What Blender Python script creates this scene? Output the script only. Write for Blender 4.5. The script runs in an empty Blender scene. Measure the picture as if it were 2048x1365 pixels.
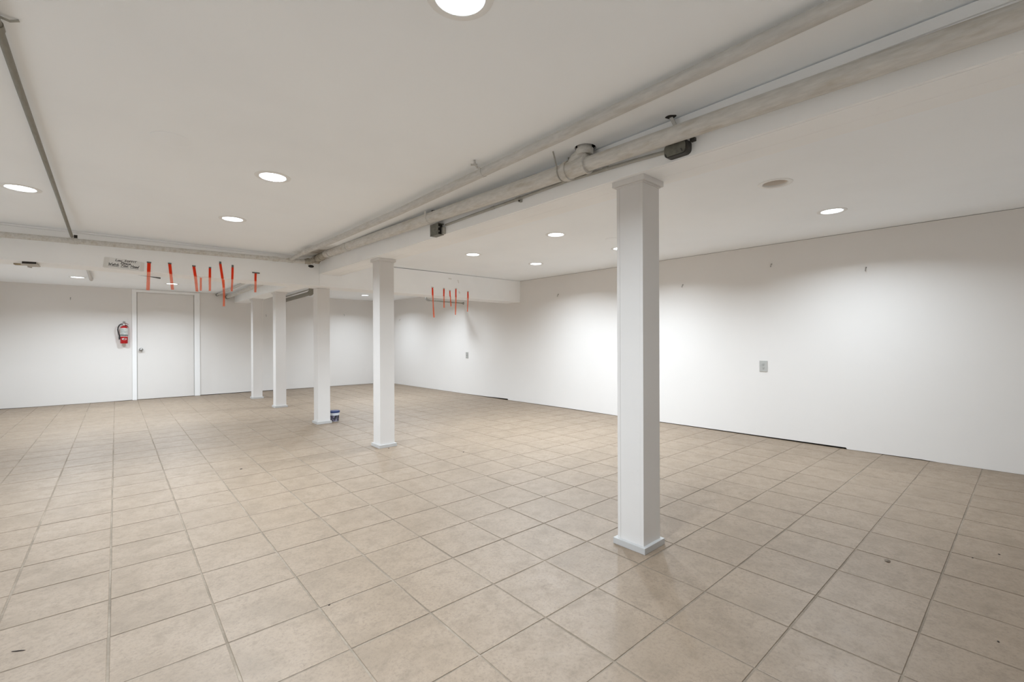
import bpy, bmesh, math, random
from mathutils import Vector, Matrix
random.seed(7)
C = bpy.context.scene.collection
SC = bpy.context.scene
PI = math.pi

# ------------------------------------------------------------------ camera
YAW, PITCH, ROLL, CAMH, LENS = math.radians(41.6963), math.radians(-0.1027), math.radians(-0.2239), 1.1236, 15.976
F = Vector((math.sin(YAW)*math.cos(PITCH), math.cos(YAW)*math.cos(PITCH), math.sin(PITCH)))
R = Vector((math.cos(YAW), -math.sin(YAW), 0))
U = R.cross(F)
r_ax = R*math.cos(ROLL) + U*math.sin(ROLL)
u_ax = -R*math.sin(ROLL) + U*math.cos(ROLL)
cam_d = bpy.data.cameras.new('camera'); cam = bpy.data.objects.new('camera', cam_d); C.objects.link(cam)
cam_d.sensor_width = 36; cam_d.lens = LENS; cam_d.clip_start = 0.02; cam_d.clip_end = 100
m3 = Matrix((r_ax, u_ax, -F)).transposed().to_4x4(); m3.translation = (0, 0, CAMH)
cam.matrix_world = m3
SC.camera = cam

# ------------------------------------------------------------------ world, view
w = bpy.data.worlds.new('World'); SC.world = w; w.use_nodes = True
w.node_tree.nodes['Background'].inputs[0].default_value = (0.8, 0.82, 0.85, 1)
w.node_tree.nodes['Background'].inputs[1].default_value = 0.05
vs = SC.view_settings
vs.view_transform = 'Standard'; vs.look = 'None'; vs.gamma = 1; vs.use_curve_mapping = False
vs.exposure = 0.72
SC.cycles.max_bounces = 24; SC.cycles.diffuse_bounces = 20; SC.cycles.glossy_bounces = 6; SC.cycles.transparent_max_bounces = 16
LAMP_W = 17.0            # watts of one downlight
LAMP_COL = (0.815, 0.910, 1.0)

# ------------------------------------------------------------------ helpers
def new_mat(name):
    m = bpy.data.materials.new(name); m.use_nodes = True
    nt = m.node_tree; b = nt.nodes['Principled BSDF']
    return m, nt, b
def N(nt, t, **kw):
    n = nt.nodes.new(t)
    for k, v in kw.items(): setattr(n, k, v)
    return n
def ramp(nt, fac, stops):
    r = N(nt, 'ShaderNodeValToRGB'); e = r.color_ramp.elements
    while len(e) < len(stops): e.new(0.5)
    for i, (p, c) in enumerate(stops):
        e[i].position = p; e[i].color = (c[0], c[1], c[2], 1) if len(c) == 3 else c
    nt.links.new(fac, r.inputs[0]); return r.outputs[0]
def noise(nt, vec, scale, detail=4, rough=0.55, dist=0.0):
    n = N(nt, 'ShaderNodeTexNoise'); n.inputs['Scale'].default_value = scale
    n.inputs['Detail'].default_value = detail; n.inputs['Roughness'].default_value = rough
    n.inputs['Distortion'].default_value = dist
    nt.links.new(vec, n.inputs['Vector']); return n.outputs['Fac']
def mixc(nt, fac, a, b, mode='MIX'):
    n = N(nt, 'ShaderNodeMix', data_type='RGBA', blend_type=mode)
    for sock, v in ((n.inputs['Factor'], fac), (n.inputs['A'], a), (n.inputs['B'], b)):
        if hasattr(v, 'is_linked'): nt.links.new(v, sock)
        elif isinstance(v, (int, float)): sock.default_value = v
        else: sock.default_value = (v[0], v[1], v[2], 1)
    return n.outputs['Result']
def bump(nt, b, h, strength, dist=0.001):
    n = N(nt, 'ShaderNodeBump'); n.inputs['Strength'].default_value = strength
    n.inputs['Distance'].default_value = dist
    nt.links.new(h, n.inputs['Height']); nt.links.new(n.outputs[0], b.inputs['Normal'])
def pos(nt, stretch=None):
    g = N(nt, 'ShaderNodeNewGeometry')
    if not stretch: return g.outputs['Position']
    mp = N(nt, 'ShaderNodeMapping'); mp.inputs['Scale'].default_value = stretch
    nt.links.new(g.outputs['Position'], mp.inputs[0]); return mp.outputs[0]

def plain(name, col, rough=0.5, metal=0.0, var=0.0, scale=30, spec=0.5):
    m, nt, b = new_mat(name)
    b.inputs['Roughness'].default_value = rough; b.inputs['Metallic'].default_value = metal
    b.inputs['Specular IOR Level'].default_value = spec
    if var:
        f = noise(nt, pos(nt), scale)
        c2 = tuple(max(0, x*(1-var)) for x in col); c1 = tuple(min(1, x*(1+var*0.6)) for x in col)
        nt.links.new(ramp(nt, f, [(0.35, c2), (0.65, c1)]), b.inputs['Base Color'])
    else:
        b.inputs['Base Color'].default_value = (*col, 1)
    return m
def paint(name, col, dirt=0.05, rough=0.6, scuff=0.0, stain=None):
    """white wall paint: faint large mottling, roller relief, optional scuffs"""
    m, nt, b = new_mat(name); p = pos(nt)
    b.inputs['Roughness'].default_value = rough; b.inputs['Specular IOR Level'].default_value = 0.25
    big = noise(nt, p, 1.3, 3)
    d = tuple(x*(1-dirt) for x in col)
    c = ramp(nt, big, [(0.3, d), (0.62, col)])
    if scuff:
        sc = noise(nt, pos(nt, (3, 3, 14)), 5, 6, 0.7)
        msk = ramp(nt, sc, [(0.66, (0, 0, 0)), (0.78, (1, 1, 1))])
        mm = N(nt, 'ShaderNodeMath', operation='MULTIPLY'); mm.inputs[1].default_value = scuff
        nt.links.new(msk, mm.inputs[0])
        c = mixc(nt, mm.outputs[0], c, (0.30, 0.29, 0.28))
    if stain:
        for (sx, sy, rad, scol, amt) in stain:
            v = N(nt, 'ShaderNodeVectorMath', operation='DISTANCE')
            sep = N(nt, 'ShaderNodeSeparateXYZ'); nt.links.new(p, sep.inputs[0])
            cmb = N(nt, 'ShaderNodeCombineXYZ'); nt.links.new(sep.outputs[0], cmb.inputs[0])
            sc_ = N(nt, 'ShaderNodeMath', operation='MULTIPLY'); sc_.inputs[1].default_value = 0.45
            nt.links.new(sep.outputs[1], sc_.inputs[0]); nt.links.new(sc_.outputs[0], cmb.inputs[1])
            nt.links.new(cmb.outputs[0], v.inputs[0]); v.inputs[1].default_value = (sx, sy*0.45, 0)
            nz = noise(nt, p, 9, 5, 0.65)
            ad = N(nt, 'ShaderNodeMath', operation='MULTIPLY_ADD'); ad.inputs[1].default_value = 0.22
            nt.links.new(nz, ad.inputs[0]); nt.links.new(v.outputs['Value'], ad.inputs[2])
            k = ramp(nt, ad.outputs[0], [(0.10, (amt,)*3), (0.10 + rad, (0, 0, 0))])
            c = mixc(nt, k, c, scol)
    nt.links.new(c, b.inputs['Base Color'])
    bump(nt, b, noise(nt, p, 180, 2), 0.06, 0.002)
    return m

# ------------------------------------------------------------------ materials
WHITE = (0.745, 0.722, 0.697)
M = {}
M['wall'] = paint('wall_paint', WHITE, 0.015, 0.62, 0.10)
M['ceil'] = paint('ceiling_paint', (0.925, 0.952, 0.978), 0.035, 0.75,
                  stain=[(1.90, 5.62, 0.26, (0.13, 0.10, 0.06), 0.95)])
M['beam'] = paint('beam_paint', (0.94, 0.945, 0.945), 0.06, 0.55, 0.12)
M['post'] = paint('post_paint', (0.70, 0.68, 0.66), 0.05, 0.5, 0.30)
M['trim'] = paint('trim_paint', (0.88, 0.88, 0.875), 0.02, 0.4)
M['dark'] = plain('gap_dark', (0.03, 0.026, 0.022), 0.9)
M['gapg'] = plain('door_gap', (0.50, 0.49, 0.47), 0.8)
M['edge'] = plain('drywall_edge', (0.35, 0.32, 0.28), 0.9, var=0.2)
M['plinth'] = paint('plinth_paint', (0.54, 0.535, 0.525), 0.14, 0.45, 0.5)

def tile_mat():
    m, nt, b = new_mat('beige_tile')
    g = N(nt, 'ShaderNodeNewGeometry'); oi = N(nt, 'ShaderNodeObjectInfo')
    ofs = N(nt, 'ShaderNodeVectorMath', operation='MULTIPLY_ADD')
    cb = N(nt, 'ShaderNodeCombineXYZ')
    for i in range(3): nt.links.new(oi.outputs['Random'], cb.inputs[i])
    nt.links.new(cb.outputs[0], ofs.inputs[0]); ofs.inputs[1].default_value = (31, 17, 9)
    nt.links.new(g.outputs['Position'], ofs.inputs[2]); v = ofs.outputs[0]
    big = noise(nt, v, 4.5, 3, 0.5, 0.6)
    med = noise(nt, v, 13, 8, 0.78, 0.3)
    fine = noise(nt, v, 75, 6, 0.8)
    c = ramp(nt, big, [(0.28, (0.226, 0.170, 0.118)), (0.52, (0.268, 0.203, 0.144)), (0.75, (0.284, 0.218, 0.158))])
    c = mixc(nt, ramp(nt, med, [(0.48, (0, 0, 0)), (0.68, (0.80,)*3)]), c, (0.187, 0.141, 0.098))
    c = mixc(nt, ramp(nt, fine, [(0.48, (0, 0, 0)), (0.68, (0.85,)*3)]), c, (0.168, 0.125, 0.087))
    # worn walking dirt in soft patches, continuous over the tiles
    dirt = noise(nt, g.outputs['Position'], 0.8, 4, 0.6)
    c = mixc(nt, ramp(nt, dirt, [(0.47, (0, 0, 0)), (0.75, (0.40,)*3)]), c, (0.199, 0.151, 0.108))
    nt.links.new(c, b.inputs['Base Color'])
    nt.links.new(ramp(nt, med, [(0.3, (0.42,)*3), (0.8, (0.58,)*3)]), b.inputs['Roughness'])
    b.inputs['Specular IOR Level'].default_value = 0.5
    bump(nt, b, med, 0.12, 0.002)
    return m
M['tile'] = tile_mat()
def grout_mat():
    m, nt, b = new_mat('grout'); p = pos(nt)
    f = noise(nt, p, 3.2, 5, 0.65); f2 = noise(nt, p, 60, 3)
    c = ramp(nt, f, [(0.32, (0.150, 0.116, 0.084)), (0.5, (0.225, 0.180, 0.135)), (0.68, (0.33, 0.272, 0.212))])
    c = mixc(nt, 0.25, c, ramp(nt, f2, [(0.3, (0.12, 0.10, 0.075)), (0.7, (0.28, 0.24, 0.19))]))
    nt.links.new(c, b.inputs['Base Color']); b.inputs['Roughness'].default_value = 0.9
    return m
M['grout'] = grout_mat()
def pipe_mat(name, base, rust, amt, rough=0.55):
    m, nt, b = new_mat(name); p = pos(nt)
    f = noise(nt, pos(nt, (7, 1.6, 7)), 3.5, 6, 0.65); f2 = noise(nt, pos(nt, (30, 5, 30)), 3, 4)
    c = ramp(nt, f2, [(0.3, tuple(x*0.82 for x in base)), (0.7, base)])
    c = mixc(nt, ramp(nt, f, [(0.50, (0, 0, 0)), (0.72, (amt,)*3)]), c, rust)
    nt.links.new(c, b.inputs['Base Color']); b.inputs['Roughness'].default_value = rough
    bump(nt, b, f2, 0.25, 0.002); return m
M['pipe'] = pipe_mat('painted_drain_pipe', (0.66, 0.645, 0.61), (0.40, 0.345, 0.26), 0.6)
M['pipe_d'] = pipe_mat('stained_fittings', (0.42, 0.385, 0.32), (0.10, 0.075, 0.045), 0.9)
M['pipe_s'] = pipe_mat('painted_thin_pipe', (0.60, 0.59, 0.565), (0.42, 0.385, 0.32), 0.45)
M['galv'] = pipe_mat('bare_grey_pipe', (0.235, 0.225, 0.185), (0.14, 0.12, 0.085), 0.6, 0.5)
M['cond'] = pipe_mat('conduit_metal', (0.42, 0.41, 0.37), (0.2, 0.17, 0.12), 0.5, 0.4)
M['box'] = plain('junction_box_steel', (0.165, 0.162, 0.135), 0.5, 0.2, 0.25, 40)
M['boxd'] = plain('junction_box_inside', (0.035, 0.033, 0.028), 0.6)
M['strap'] = plain('strap_metal', (0.42, 0.41, 0.37), 0.5, 0.3, 0.15)
M['wire'] = plain('hanger_wire', (0.40, 0.39, 0.35), 0.5, 0.2, 0.15)
M['trimw'] = plain('lamp_trim_white', (0.80, 0.80, 0.79), 0.4)
M['canw'] = plain('lamp_baffle', (0.76, 0.70, 0.64), 0.4)
M['bulb_off'] = plain('unlit_bulb', (0.92, 0.92, 0.91), 0.25)
M['plate'] = plain('outlet_plate', (0.44, 0.44, 0.42), 0.4)
M['plate2'] = plain('switch_plate', (0.38, 0.38, 0.36), 0.4)
M['slot'] = plain('outlet_slot', (0.03, 0.03, 0.03), 0.6)
M['hook'] = plain('hook_steel', (0.36, 0.35, 0.33), 0.4, 0.4)
M['tape'] = plain('grey_cloth_tape', (0.115, 0.118, 0.108), 0.6, 0, 0.2)
M['tapep'] = plain('pale_tape', (0.50, 0.48, 0.43), 0.6)
M['paper'] = plain('sign_paper', (0.80, 0.795, 0.78), 0.7, 0, 0.04, 12)
M['ctape'] = plain('clear_tape', (0.74, 0.73, 0.70), 0.3)
M['ink'] = plain('black_ink', (0.015, 0.015, 0.017), 0.6)
M['red'] = plain('extinguisher_red', (0.42, 0.006, 0.010), 0.28)
M['redd'] = plain('handle_dark_red', (0.16, 0.012, 0.012), 0.4)
M['lab'] = plain('extinguisher_label', (0.60, 0.61, 0.585), 0.5)
M['labt'] = plain('label_print', (0.22, 0.25, 0.24), 0.6)
M['blk'] = plain('black_rubber', (0.012, 0.012, 0.012), 0.45)
M['chrome'] = plain('brushed_steel', (0.42, 0.42, 0.41), 0.3, 0.9)
M['blue'] = plain('blue_lid', (0.012, 0.032, 0.13), 0.4)
M['tubw'] = plain('tub_white', (0.62, 0.65, 0.70), 0.4)
M['lath'] = plain('bare_wood', (0.34, 0.27, 0.155), 0.8, 0, 0.3)
M['gyp'] = plain('torn_board', (0.50, 0.475, 0.43), 0.9, 0, 0.12)
M['flake'] = plain('brown_flake', (0.17, 0.135, 0.10), 0.8, 0, 0.4, 120)
M['crumb'] = plain('dark_crumb', (0.035, 0.025, 0.02), 0.9)
M['door'] = paint('door_paint', (0.74, 0.717, 0.692), 0.02, 0.4)
def label_mat():
    m, nt, b = new_mat('tub_label'); p = pos(nt, (1, 1, 1))
    f = noise(nt, p, 26, 2, 0.5, 1.0)
    c = ramp(nt, f, [(0.30, (0.012, 0.014, 0.016)), (0.46, (0.04, 0.045, 0.05)), (0.55, (0.16, 0.13, 0.22)), (0.70, (0.30, 0.32, 0.33))])
    nt.links.new(c, b.inputs['Base Color']); b.inputs['Roughness'].default_value = 0.45; return m
M['tublab'] = label_mat()
def ribbon_mat(name, col, tint, clear):
    m, nt, b = new_mat(name)
    b.inputs['Base Color'].default_value = (*col, 1); b.inputs['Roughness'].default_value = 0.4
    tl = N(nt, 'ShaderNodeBsdfTranslucent'); tl.inputs[0].default_value = (*col, 1)
    tp = N(nt, 'ShaderNodeBsdfTransparent'); tp.inputs[0].default_value = (*tint, 1)
    m1 = N(nt, 'ShaderNodeMixShader'); m1.inputs[0].default_value = 0.4
    nt.links.new(b.outputs[0], m1.inputs[1]); nt.links.new(tl.outputs[0], m1.inputs[2])
    m2 = N(nt, 'ShaderNodeMixShader'); m2.inputs[0].default_value = clear
    nt.links.new(m1.outputs[0], m2.inputs[1]); nt.links.new(tp.outputs[0], m2.inputs[2])
    nt.links.new(m2.outputs[0], nt.nodes['Material Output'].inputs[0]); return m
M['rib'] = ribbon_mat('orange_flagging', (0.93, 0.135, 0.03), (1.0, 0.50, 0.42), 0.55)
def emit_mat(name, col, s):
    m, nt, b = new_mat(name); b.inputs['Base Color'].default_value = (0.9, 0.9, 0.9, 1)
    b.inputs['Emission Color'].default_value = (*col, 1); b.inputs['Emission Strength'].default_value = s
    return m
M['lens'] = emit_mat('lit_lens', LAMP_COL, 6.0)

# ------------------------------------------------------------------ mesh helpers
def link(name, me, mat=None, parent=None):
    o = bpy.data.objects.new(name, me); C.objects.link(o)
    if mat and me and not me.materials: me.materials.append(M[mat] if isinstance(mat, str) else mat)
    if parent: o.parent = parent
    return o
def finish(bm, smooth=False, angle=40):
    bmesh.ops.recalc_face_normals(bm, faces=bm.faces)
    me = bpy.data.meshes.new('mesh'); bm.to_mesh(me); bm.free()
    if smooth:
        me.shade_smooth(); me.set_sharp_from_angle(angle=math.radians(angle))
    return me
def bbox(bm, x0, x1, y0, y1, z0, z1, bev=0.0):
    vs_ = [bm.verts.new((x, y, z)) for x in (x0, x1) for y in (y0, y1) for z in (z0, z1)]
    fs = [bm.faces.new([vs_[i] for i in q]) for q in ((0,1,3,2),(4,6,7,5),(0,4,5,1),(2,3,7,6),(0,2,6,4),(1,5,7,3))]
    if bev:
        es = list({e for f in fs for e in f.edges})
        bmesh.ops.bevel(bm, geom=es, offset=bev, segments=2, affect='EDGES', profile=0.7)
def box(name, x0, x1, y0, y1, z0, z1, mat, parent=None, bev=0.0):
    bm = bmesh.new(); bbox(bm, x0, x1, y0, y1, z0, z1, bev)
    return link(name, finish(bm), mat, parent)
def blathe(bm, prof, n=32, close=False, mtx=None):
    rings = []
    for (r, z) in prof:
        ring = []
        for i in range(n if r > 1e-6 else 1):
            a = 2*PI*i/n; v = Vector((r*math.cos(a), r*math.sin(a), z))
            ring.append(bm.verts.new(mtx @ v if mtx else v))
        rings.append(ring)
    pairs = list(zip(rings, rings[1:])) + ([(rings[-1], rings[0])] if close else [])
    for a, b in pairs:
        for i in range(n):
            j = (i+1) % n
            if len(a) == 1 and len(b) == 1: continue
            if len(a) == 1: bm.faces.new((a[0], b[i], b[j]))
            elif len(b) == 1: bm.faces.new((a[i], a[j], b[0]))
            else: bm.faces.new((a[i], a[j], b[j], b[i]))
def lathe(name, prof, mat, parent=None, n=32, loc=(0, 0, 0), close=False, rot=None, angle=40):
    bm = bmesh.new()
    mtx = Matrix.Translation(loc) @ (rot.to_4x4() if rot else Matrix())
    blathe(bm, prof, n, close, mtx)
    return link(name, finish(bm, True, angle), mat, parent)
def btube(bm, pts, r, n=16, caps=True):
    pts = [Vector(p) for p in pts]; rs = r if isinstance(r, (list, tuple)) else [r]*len(pts)
    rings = []; up = None
    for i, p in enumerate(pts):
        t = ((pts[i] - pts[i-1]).normalized() if i else Vector()) + ((pts[i+1] - pts[i]).normalized() if i < len(pts)-1 else Vector())
        t.normalize()
        if up is None: up = Vector((0, 0, 1)) if abs(t.z) < 0.9 else Vector((1, 0, 0))
        s = t.cross(up).normalized(); up = s.cross(t).normalized()
        rings.append([bm.verts.new(p + (s*math.cos(2*PI*k/n) + up*math.sin(2*PI*k/n))*rs[i]) for k in range(n)])
    for a, b in zip(rings, rings[1:]):
        for i in range(n): bm.faces.new((a[i], a[(i+1) % n], b[(i+1) % n], b[i]))
    if caps: bm.faces.new(rings[0][::-1]); bm.faces.new(rings[-1])
def tube(name, pts, r, mat, parent=None, n=16):
    bm = bmesh.new(); btube(bm, pts, r, n)
    return link(name, finish(bm, True, 50), mat, parent)
def prism(name, poly, mat, parent=None, axis='Y', a=0, b=0.01, bev=0):
    """poly in the plane across 'axis', extruded from a to b"""
    bm = bmesh.new()
    def P(u, v, t): return {'X': (t, u, v), 'Y': (u, t, v), 'Z': (u, v, t)}[axis]
    A = [bm.verts.new(P(u, v, a)) for u, v in poly]; B = [bm.verts.new(P(u, v, b)) for u, v in poly]
    bm.faces.new(A); bm.faces.new(B[::-1])
    for i in range(len(A)): bm.faces.new((A[i], B[i], B[(i+1) % len(A)], A[(i+1) % len(A)]))
    if bev: bmesh.ops.bevel(bm, geom=list(bm.edges), offset=bev, segments=1, affect='EDGES')
    return link(name, finish(bm), mat, parent)
def tag(o, label, cat=None, group=None, kind=None):
    o['label'] = label
    if cat: o['category'] = cat
    if group: o['group'] = group
    if kind: o['kind'] = kind
    return o
def thing(name, label, cat, loc=(0, 0, 0), group=None, kind=None):
    o = bpy.data.objects.new(name, None); o.empty_display_size = 0.05; C.objects.link(o); o.location = loc
    return tag(o, label, cat, group, kind)
def keep(o, root):
    """parts are modelled in room coordinates: shift them under the root without moving"""
    o.parent = root; o.location = -Vector(root.location); return o

# ------------------------------------------------------------------ room measures (metres)
X0, X1, Y0, Y1 = -1.60, 5.61, -0.75, 11.35        # inner faces
ZC, ZFL, ZFR = 2.197, 2.140, 2.174                # ceilings: front, far left, far right
BX0, BX1, BZ = 2.062, 2.330, 1.990                # long beam
SY0, SY1, SZ = 6.070, 6.450, 1.838                # cross soffit

# floor -------------------------------------------------------------
TP_X, TP_Y, TOX, TOY, TROT = 0.333, 0.3366, 0.9733, 1.2980, 0.011
floor = box('floor', X0-0.1, X1+0.1, Y0-0.1, Y1+0.1, -0.10, -0.0022, 'grout')
tag(floor, 'beige ceramic tile floor with brown grout lines', 'floor', kind='structure')
cR, sR = math.cos(TROT), math.sin(TROT)
def t2b(x, y): return (x*cR + y*sR, -x*sR + y*cR)
def b2t(x, y): return (x*cR - y*sR, x*sR + y*cR)
def project(x, y, z):
    d = Vector((x, y, z - CAMH)); dd = d.dot(F)
    if dd < 0.05: return None
    return 1024 + 908.88*d.dot(r_ax)/dd, 682.5 - 908.88*d.dot(u_ax)/dd
def clip(poly, axis, lim, sign):
    out = []
    for i in range(len(poly)):
        p, q = poly[i], poly[(i+1) % len(poly)]
        a, b = sign*(p[axis]-lim), sign*(q[axis]-lim)
        if a <= 0: out.append(p)
        if (a < 0 < b) or (b < 0 < a):
            t = a/(a-b); out.append((p[0]+(q[0]-p[0])*t, p[1]+(q[1]-p[1])*t))
    return out
def area(poly):
    return abs(sum(poly[i][0]*poly[(i+1) % len(poly)][1]-poly[(i+1) % len(poly)][0]*poly[i][1] for i in range(len(poly))))/2
GR = 0.0080
cells = []
for i in range(-9, 16):
    for j in range(-8, 32):
        x0, y0 = TOX + i*TP_X + GR/2, TOY + j*TP_Y + GR/2
        x1, y1 = x0 + TP_X - GR, y0 + TP_Y - GR
        poly = [t2b(*p) for p in ((x0, y0), (x1, y0), (x1, y1), (x0, y1))]
        cut = poly
        for ax, lim, sg in ((0, X0, -1), (0, X1+0.005, 1), (1, Y0, -1), (1, Y1+0.004, 1)):
            if cut: cut = clip(cut, ax, lim, sg)
        if not cut or area(cut) < 0.0004: continue
        pr = [project(x, y, 0) for x, y in cut]
        vis = 0
        if all(pr):
            q = pr
            for ax, lim, sg in ((0, 0, -1), (0, 2048, 1), (1, 0, -1), (1, 1365, 1)):
                if q: q = clip(q, ax, lim, sg)
            vis = area(q) if q else 0
        cells.append((vis, i, j, cut, area(cut) < 0.98*area(poly)))
cells.sort(key=lambda c: -c[0])
def tile_geo(bm, poly, z=0.0):
    # recessed joints: a proud slab with an eased top edge
    n = len(poly); cx = sum(p[0] for p in poly)/n; cy = sum(p[1] for p in poly)/n
    lo = [bm.verts.new((x, y, -0.0022)) for x, y in poly]
    mid = [bm.verts.new((x, y, z-0.0009)) for x, y in poly]
    top = []
    for x, y in poly:
        d = math.hypot(x-cx, y-cy); k = 1 - 0.0016/max(d, 0.01)
        top.append(bm.verts.new((cx+(x-cx)*k, cy+(y-cy)*k, z)))
    bm.faces.new(top)
    for A, B in ((lo, mid), (mid, top)):
        for k in range(n): bm.faces.new((A[k], A[(k+1) % n], B[(k+1) % n], B[k]))
hx, hy = (TP_X-GR)/2, (TP_Y-GR)/2
bm = bmesh.new(); tile_geo(bm, [(-hx, -hy), (hx, -hy), (hx, hy), (-hx, hy)])
full_me = finish(bm); full_me.materials.append(M['tile'])
far = bmesh.new()
for n_, (vis, i, j, poly, cutq) in enumerate(cells):
    if n_ < 298:
        if cutq:
            bm = bmesh.new(); tile_geo(bm, poly); link('tile', finish(bm), 'tile', floor)
        else:
            cx, cy = t2b(TOX+(i+0.5)*TP_X, TOY+(j+0.5)*TP_Y)
            o = link('tile', full_me, None, floor)
            o.location = (cx + random.uniform(-1, 1)*0.0009, cy + random.uniform(-1, 1)*0.0009, random.uniform(-1, 1)*0.0003)
            o.rotation_euler.z = -TROT + random.uniform(-1, 1)*0.002
    else: tile_geo(far, poly)
o = link('distant_tiles', finish(far), 'tile', floor); o['kind'] = 'stuff'

# walls ---------------------------------------------------------------
def wall_profile(name, label, y_or_x, prof, top, axis, at, thick, mat='wall'):
    # a wall face whose lower edge follows prof [(coordinate, gap)] above the floor
    poly = [(c, g) for c, g in prof] + [(prof[-1][0], top), (prof[0][0], top)]
    o = prism(name, poly, mat, None, axis, at, at + thick)
    return tag(o, label, 'wall', kind='structure')
wr = wall_profile('wall_right', 'long white painted wall with a dark gap along the tiles', 'Y',
    [(Y0, .002), (0.5, .002), (0.62, .007), (0.95, .004), (1.185, .002), (1.195, .017), (1.9, .013), (2.6, .010), (3.4, .006),
     (3.9, .004), (5.0, .008), (6.41, .003), (6.43, .024), (7.1, .010), (7.8, .004), (9.5, .004), (Y1+0.1, .002)], ZC-0.004, 'X', X1, 0.014)
box('wall_backing', X1+0.03, X1+0.10, Y0-0.1, Y1+0.1, -0.0, ZC+0.15, 'dark', wr)
wb = wall_profile('wall_back', 'white painted far wall with the flush door', 'X',
    [(X0, .010), (-0.9, .004), (0.0, .004), (0.355, .008), (0.36, .004), (1.435, .004), (1.44, .012), (1.9, .010), (2.3, .012), (3.2, .007), (X1, .003)], 2.20, 'Y', Y1, 0.014)
box('wall_backing', X0-0.1, X1+0.1, Y1+0.03, Y1+0.10, 0, ZC+0.15, 'dark', wb)
tag(box('wall_left', X0-0.1, X0, Y0-0.1, Y1+0.1, 0, ZC+0.15, 'trim'), 'white painted wall beyond the left edge', 'wall', kind='structure')
tag(box('wall_front', X0-0.1, X1+0.1, Y0-0.1, Y0, 0, ZC+0.15, 'trim'), 'white painted wall behind the camera', 'wall', kind='structure')

# lamp positions ------------------------------------------------------
LAMPS = [  # x, y, ceiling z, lit, label
 (0.826, 1.165, ZC, 1, 'lit recessed downlight at the top edge of the picture'),
 (0.812, 3.252, ZC, 1, 'lit recessed downlight, second along the row left of the pipes'),
 (0.826, 4.605, ZC, 1, 'lit recessed downlight nearest the soffit left of the pipes'),
 (-0.446, 4.640, ZC, 1, 'lit recessed downlight left of the bare grey ceiling pipe'),
 (-0.446, 1.165, ZC, 1, 'lit recessed downlight above and left of the camera'),
 (3.440, 1.130, ZC, 0, 'unlit recessed downlight with a dark baffle, right of the nearest post'),
 (4.545, 1.060, ZC, 1, 'lit recessed downlight nearest the right edge, beside the unlit one'),
 (3.415, 3.155, ZC, 1, 'lit recessed downlight, largest between the first and second posts'),
 (4.505, 3.140, ZC, 1, 'lit recessed downlight half hidden by the nearest post'),
 (3.420, 4.566, ZC, 1, 'lit recessed downlight just right of the second post'),
 (4.505, 4.545, ZC, 1, 'lit recessed downlight nearest the corner of soffit and right wall'),
 (-0.344, 9.880, ZFL, 1, 'lit recessed downlight behind the soffit, left of the door'),
 (0.856, 9.950, ZFL, 1, 'lit recessed downlight behind the soffit, over the door'),
 (4.448, 10.087, ZFR, 1, 'lit recessed downlight behind the soffit, by the second post'),
 (-0.400, 7.940, ZFL, 1, 'lit recessed downlight concealed by the soffit, far left'),
 (3.400, 7.940, ZFR, 1, 'lit recessed downlight concealed by the soffit, right of the beam'),
 (0.830, 7.940, ZFL, 1, 'lit recessed downlight concealed by the soffit, left of the beam'),
 (4.450, 7.940, ZFR, 1, 'lit recessed downlight concealed by the soffit, above the thin rod'),
]
# ceilings: flat sheets with round openings for the lamps and pipes
def ceiling(label, x0, x1, y0, y1, z, holes):
    bm = bmesh.new(); es = []
    def loop(pts):
        v = [bm.verts.new((px, py, z)) for px, py in pts]
        for k in range(len(v)): es.append(bm.edges.new((v[k], v[(k+1) % len(v)])))
    loop([(x0, y0), (x1, y0), (x1, y1), (x0, y1)])
    for hx_, hy_, r, ry in holes: loop([(hx_+r*math.cos(2*PI*k/28), hy_+ry*math.sin(2*PI*k/28)) for k in range(28)])
    bmesh.ops.triangle_fill(bm, use_beauty=True, use_dissolve=False, edges=es)
    top = bmesh.ops.extrude_face_region(bm, geom=list(bm.faces))
    bmesh.ops.translate(bm, vec=(0, 0, 0.016), verts=[g for g in top['geom'] if isinstance(g, bmesh.types.BMVert)])
    return tag(link('ceiling', finish(bm), 'ceil'), label, 'ceiling', kind='structure')
HR = 0.086
hol = lambda z, xa, xb: [(x, y, HR, HR) for x, y, lz, lit, lb in LAMPS if lz == z and xa < x < xb]
ceil_main = ceiling('white painted front ceiling over the beam and pipes', X0, X1+0.012, Y0, SY0+0.10, ZC, hol(ZC, -9, 9) + [(2.000, 1.622, 0.062, 0.058)])
ceiling('lower white ceiling behind the soffit, left of the beam', X0, BX0+0.05, SY1-0.10, Y1, ZFL, hol(ZFL, -9, 9))
ceiling('white ceiling behind the soffit, right of the beam', BX1-0.05, X1+0.012, SY1-0.10, Y1, ZFR, hol(ZFR, -9, 9))
box('joist_deck', X0-0.1, X1+0.1, Y0-0.1, Y1+0.1, ZC+0.14, ZC+0.17, 'dark', ceil_main)

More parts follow.
